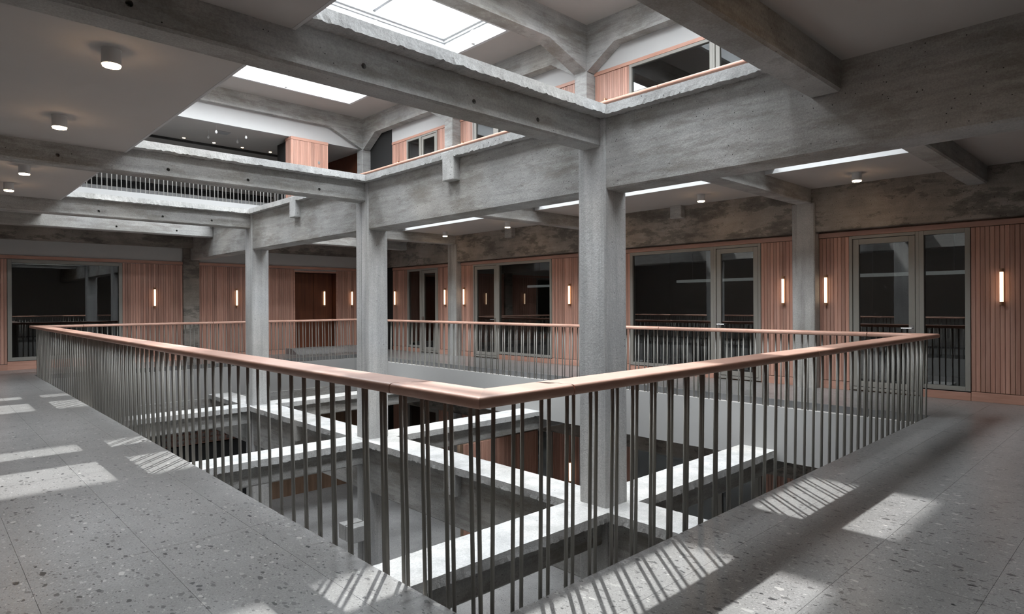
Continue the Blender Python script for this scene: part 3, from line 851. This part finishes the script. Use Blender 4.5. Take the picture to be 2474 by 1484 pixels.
# ------------------------------------------------------------------ lamps
def sconce_proto():
    t = empty('wall_sconce', '-', 'lamp')
    MB().box(-0.012, 0.0, -0.022, 0.022, -0.255, 0.255).build('back_plate', 'brass', t, 0.003)
    MB().cyl((-0.045, 0, -0.205), (-0.045, 0, 0.205), 0.021, 14).build('light_tube', 'tube', t, 0, False)
    for s in (-1, 1):
        MB().cyl((-0.045, 0, s * 0.205), (-0.045, 0, s * 0.25), 0.022, 14).box(-0.045, 0.0, -0.014, 0.014, min(s * 0.218, s * 0.245), max(s * 0.218, s * 0.245)).build('end_cap', 'brass', t)
    return t
def dup(root, loc, rz=0.0, label=None, group=None):
    r = root.copy(); COL.objects.link(r); r.location = loc; r.rotation_euler = (0, 0, rz)
    if label: r['label'] = label
    if group: r['group'] = group
    for ch in list(root.children):
        q = ch.copy(); COL.objects.link(q); q.parent = r
    return r
sp = sconce_proto()
SC = [((XW, 1.632, 1.605), 0, 'lit tube sconce nearest the right edge of the right wall'),
      ((XW, 3.925, 1.605), 0, 'lit tube sconce on the right wall just right of the concrete pillar'),
      ((XW, 4.623, 1.605), 0, 'lit tube sconce on the right wall just left of the concrete pillar'),
      ((XW, 9.476, 1.605), 0, 'lit tube sconce on the right wall touching the nearest column'),
      ((XW, 13.26, 1.605), 0, 'lit tube sconce just right of the slim far pillar'),
      ((XW, 14.10, 1.605), 0, 'lit tube sconce just left of the slim far pillar'),
      ((XW, 16.63, 1.605), 0, 'lit tube sconce beside the middle column at the far end'),
      ((4.373, YW, 1.605), R(90), 'lit tube sconce between the left window and the dark pillar'),
      ((6.372, YW, 1.605), R(90), 'lit tube sconce just left of the farthest column'),
      ((9.851, YW, 1.605), R(90), 'lit tube sconce between the red door and the middle column'),
      ((9.04, YW + 0.21, 1.605), R(90), 'tube sconce copy standing in for a reflection in the red door'),  # sconce copy added as the reflection in the glossy door
      ((XW, 8.43, 3.95 + 1.62), 0, 'top storey sconce peeping over the handrail above the nearest column'),
      ((XW, 13.29, 3.95 + 1.62), 0, 'top storey sconce peeping over the handrail, right of the slim pillar'),
      ((XW, 14.03, 3.95 + 1.62), 0, 'top storey sconce peeping over the handrail, left of the slim pillar'),
      ((XW, 16.43, 3.95 + 1.62), 0, 'top storey sconce peeping over the handrail at the far end'),
      ((XW, 13.3, -4.02 + 1.605), 0, 'lower storey sconce shining behind the cross beam'),
      ((XW, 9.476, -4.02 + 1.605), 0, 'lower storey sconce seen beside the nearest column foot')]
for i, (p, rz, lb) in enumerate(SC):
    if i == 0:
        sp.location = p; sp['label'] = lb; sp['group'] = 'tube wall sconces'
    else:
        dup(sp, p, rz, lb, 'tube wall sconces')
def downlight_proto():
    t = empty('ceiling_downlight', '-', 'lamp')
    m = MB(); n = 24
    for r_, z in ((0.064, 0.0), (0.064, -0.112), (0.058, -0.112), (0.058, -0.09)):
        m.v += [(r_ * math.cos(2 * math.pi * i / n), r_ * math.sin(2 * math.pi * i / n), z) for i in range(n)]
    for k in range(3):
        m.f += [(k * n + i, k * n + (i + 1) % n, (k + 1) * n + (i + 1) % n, (k + 1) * n + i) for i in range(n)]
    m.f += [tuple(range(n)), tuple(reversed(range(3 * n, 4 * n)))]
    m.build('housing', 'lampwhite', t, 0, True).modifiers.new('e', 'EDGE_SPLIT').split_angle = R(40)
    MB().cyl((0, 0, -0.095), (0, 0, -0.124), 0.0575, 24).build('diffuser', 'disc', t)
    MB().cyl((0, 0, 0.0), (0, 0, -0.004), 0.066, 24).build('ceiling_plate', 'lampwhite', t)
    return t
dp = downlight_proto()
zc = LEV['up']['ceil']
DL = [((1.052, 5.334), 'lit cylinder downlight nearest the viewer on the left ceiling'), ((1.045, 7.536), 'second lit cylinder downlight on the left ceiling'),
      ((1.07, 10.489), 'lit downlight half hidden behind the beam on the left ceiling'), ((1.05, 12.138), 'farthest lit downlight at the left edge of the picture'),
      ((9.87, 3.153), 'lit downlight on the right ceiling nearest the right edge'), ((9.83, 5.607), 'lit downlight on the right ceiling right of the nearest column'),
      ((9.9, 12.9), 'small lit downlight on the ceiling right of the middle column'), ((9.85, 7.9), 'lit downlight of the right ceiling hidden by the nearest column'), ((9.85, 10.5), 'lit downlight of the right ceiling hidden by the girder'),
      ((3.62, 1.02), 'lit downlight just above the top right edge of the picture')]
for i, ((x, y), lb) in enumerate(DL):
    if i == 0: dp.location = (x, y, zc); dp['label'] = lb; dp['group'] = 'cylinder downlights'
    else: dup(dp, (x, y, zc), 0, lb, 'cylinder downlights')

# ------------------------------------------------------------------ top storey: roof frame, lounge
def roof_frame(k, label, xl=X0, zb=6.84):
    yc = row(k); w = 0.17
    t = empty('roof_beam', label, 'beam', 'haunched roof beams', loc=(10.7, yc, 6.87)); c = Vector(t.location)
    m = MB().extrude([(xl, ROOF + .02), (xl, zb), (9.40, zb), (10.60, 6.42), (10.9, 6.42), (10.9, ROOF + .02)], 'y', yc - w, yc + w)
    m.v = [tuple(Vector(v) - c) for v in m.v]; m.build('haunched_beam', 'conc', t)
    return t
roof_frame(1, 'haunched concrete roof beam of the top storey at the top centre')
roof_frame(3, 'far haunched concrete roof beam of the top storey', zb=6.98)
roof_frame(-1, 'roof beam of the top storey behind the viewer')
for a, b_, lb in ((0, 1, 'concrete edge beam of the top storey with haunch right of the pillar'), (1, 2, 'concrete edge beam of the top storey behind the haunched roof beam'), (2, 3, 'far concrete edge beam of the top storey')):
    ya, yb = row(a), row(b_)
    h = 0.72 if True else 0
    t = empty('edge_beam', lb, 'beam', 'roof edge beams', loc=(10.7, (ya + yb) / 2, 6.87)); c = Vector(t.location)
    m = MB().extrude([(ya, 6.43), (ya + 0.18, 6.43), (ya + 0.18 + h, 6.87), (yb - 0.18 - h, 6.87), (yb - 0.18, 6.43), (yb, 6.43), (yb, ROOF + .02), (ya, ROOF + .02)], 'x', 10.58, 10.83)
    m.v = [tuple(Vector(v) - c) for v in m.v]; m.build('haunched_beam', 'conc', t)
for k, lb in ((0, 'top storey concrete pillar hidden behind the right overhead beam'), (1, 'top storey concrete pillar under the haunched roof beam'), (2, 'slim top storey pillar between two pink wooden panels'), (3, 'far top storey pillar beside the dark red wall')):
    column(k, 4.02, 6.46, lb, 'top storey pillars', x=10.56, w=0.34, mat='conc')
o = MB().box(X0, 10.56, 18.26, 18.36, 6.46, ROOF + 0.3).build('wall_lounge_bulkhead', 'white'); tag(o, 'white bulkhead above the top storey lounge', 'wall', kind='structure')
o = MB().box(X0, 14.3, 18.355, YB, 6.462, 6.56).build('ceiling_lounge', 'ceil'); tag(o, 'grey lounge ceiling of the top storey with small spotlights', 'ceiling', kind='structure')
# wood clad volume of the lounge
t = empty('clad_kitchen_block', 'pale pink wood-clad block on the top storey', 'cabinet', loc=(8.78, 18.4, 4.02))
MB().box(-0.585, 0.57, -0.25, 0.12, 0, 2.42).build('core', 'darkwood', t)
n = 21
me = board_mesh(2.34, 'x', 1.18 / n - 0.003)
for i in range(n): part('board', me, 'wood', t, (-0.595 + (i + .5) * 1.18 / n, -0.272, 0))
me = board_mesh(2.34, 'y', 0.05)
for i in range(7): part('board', me, 'wood', t, (-0.606, -0.235 + i * 0.054, 0))
MB().box(-0.61, 0.59, -0.28, 0.13, 2.345, 2.43).build('top_trim', 'trim', t, 0.003)
MB().box(0.25, 0.31, -0.285, -0.265, 1.72, 1.80).build('switch_plate', 'alu', t, 0.004)
o = MB().box(8.19, 8.95, 18.58, 19.15, 4.02, 6.36).build('tall_cupboard', 'black', None, 0.01); tag(o, 'black tall cupboard behind the wood-clad block', 'cupboard')
o = MB().box(10.72, 10.84, 18.5, YB, 4.02, 6.46).build('wall_lounge_side', 'redwood'); tag(o, 'dark red wooden side wall of the top storey lounge', 'wall', kind='structure')
t = empty('kitchen_counter', 'dark kitchen cabinets along the lounge back wall', 'cabinet', loc=(4.5, YB - 0.32, 4.02))
for i in range(9): MB().box(-4.4 + i * 1.0, -3.42 + i * 1.0, -0.3, 0.3, 0.08, 1.12).build('cabinet_door', 'room', t, 0.006)
MB().box(-4.45, 4.65, -0.33, 0.3, 1.12, 1.17).build('worktop', 'black', t, 0.005)
o = MB().box(2.0, 9.6, 20.78, 20.86, 6.40, 6.46).build('ceiling_track', 'black'); tag(o, 'black linear track under the lounge ceiling', 'track')
for i, x in enumerate((4.9, 5.9, 6.76, 7.62, 8.52)):
    t = empty('ceiling_spot', ['first', 'second', 'third', 'fourth', 'fifth'][i] + ' small warm spotlight from the left in the lounge ceiling', 'lamp', 'lounge ceiling spots', loc=(x, 20.47, 6.46))
    MB().cyl((0, 0, 0), (0, 0, -0.02), 0.055, 16).build('ring', 'lampwhite', t)
    MB().cyl((0, 0, -0.01), (0, 0, -0.03), 0.04, 16).build('lens', 'bulb', t)
for i, (x, y) in enumerate(((6.19, 19.2), (6.17, 18.5), (7.0, 19.18), (7.0, 18.52))):
    t = empty('pendant_lamp', ['back left', 'front left', 'back right', 'front right'][i] + ' small white pendant of the four in the lounge', 'lamp', 'lounge pendants', loc=(x, y, 6.46))
    MB().cyl((0, 0, 0), (0, 0, -0.13), 0.003, 6).build('cord', 'lampwhite', t)
    m = MB(); prof = [(0.008, -0.13), (0.02, -0.15), (0.034, -0.19), (0.03, -0.22), (0.012, -0.24)]; n = 12
    for r_, z in prof: m.v += [(r_ * math.cos(2 * math.pi * j / n), r_ * math.sin(2 * math.pi * j / n), z) for j in range(n)]
    for k in range(len(prof) - 1): m.f += [(k * n + j, k * n + (j + 1) % n, (k + 1) * n + (j + 1) % n, (k + 1) * n + j) for j in range(n)]
    m.f += [tuple(range(n)), tuple(reversed(range((len(prof) - 1) * n, len(prof) * n)))]
    m.build('shade', 'lampwhite', t, 0, True)
o = MB().box(6.4, 6.75, 19.0, 19.35, 6.452, 6.462).build('ceiling_hatch', 'greybox'); tag(o, 'small grey hatch in the lounge ceiling between the pendants', 'hatch')

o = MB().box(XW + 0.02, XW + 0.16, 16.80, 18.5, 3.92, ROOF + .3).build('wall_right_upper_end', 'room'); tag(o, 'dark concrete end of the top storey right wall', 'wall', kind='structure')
# ------------------------------------------------------------------ storey below: perforated kiosk
t = empty('perforated_counter', 'red perforated counter front on the storey below, left', 'counter', loc=(5.9, YW - 0.6, -4.02))
m = MB()
nx, nz = 22, 4
x0, x1, z0, z1 = -1.5, 0.65, 1.95, 2.45
dx, dz = (x1 - x0) / nx, (z1 - z0) / nz; bw = 0.028
for i in range(nx + 1): m.box(x0 + i * dx - bw / 2, x0 + i * dx + bw / 2, -0.02, 0.02, z0, z1)
for j in range(nz + 1): m.box(x0, x1, -0.02, 0.02, z0 + j * dz - bw / 2, z0 + j * dz + bw / 2)
m.build('lattice_screen', 'wood', t)
MB().box(x0, x1, 0.03, 0.05, z0, z1).build('screen_backing', 'white', t)
MB().box(x0, x1, 0.0, 0.5, 0.0, 1.9).build('recess_shade', 'black', t)  # solid black box painting the shade of the opening under the screen
MB().box(x1, x1 + 0.05, -0.05, 0.5, 0, 2.44).build('side_panel', 'redwood', t)
o = MB().box(7.2, 10.6, YW - 0.25, YW - 0.2, -4.02, -1.3).build('partition', 'darkwood'); tag(o, 'brown wooden panel standing in for the reddish floor reflection of the storey below', 'partition')  # upright panel added in place of the wood wall's reflection on the floor
t = empty('clad_partition', 'wood-clad cross wall on the storey below seen between the lower beams', 'partition', loc=(9.55, 10.34, -4.02))
MB().box(-1.15, 1.10, 0.022, 0.12, 0, 2.46).build('core', 'darkwood', t)
me = board_mesh(2.45, 'x', 2.25 / 40 - 0.0035)
for i in range(40): part('board', me, 'wood', t, (-1.15 + (i + .5) * 2.25 / 40, 0.0, 0))
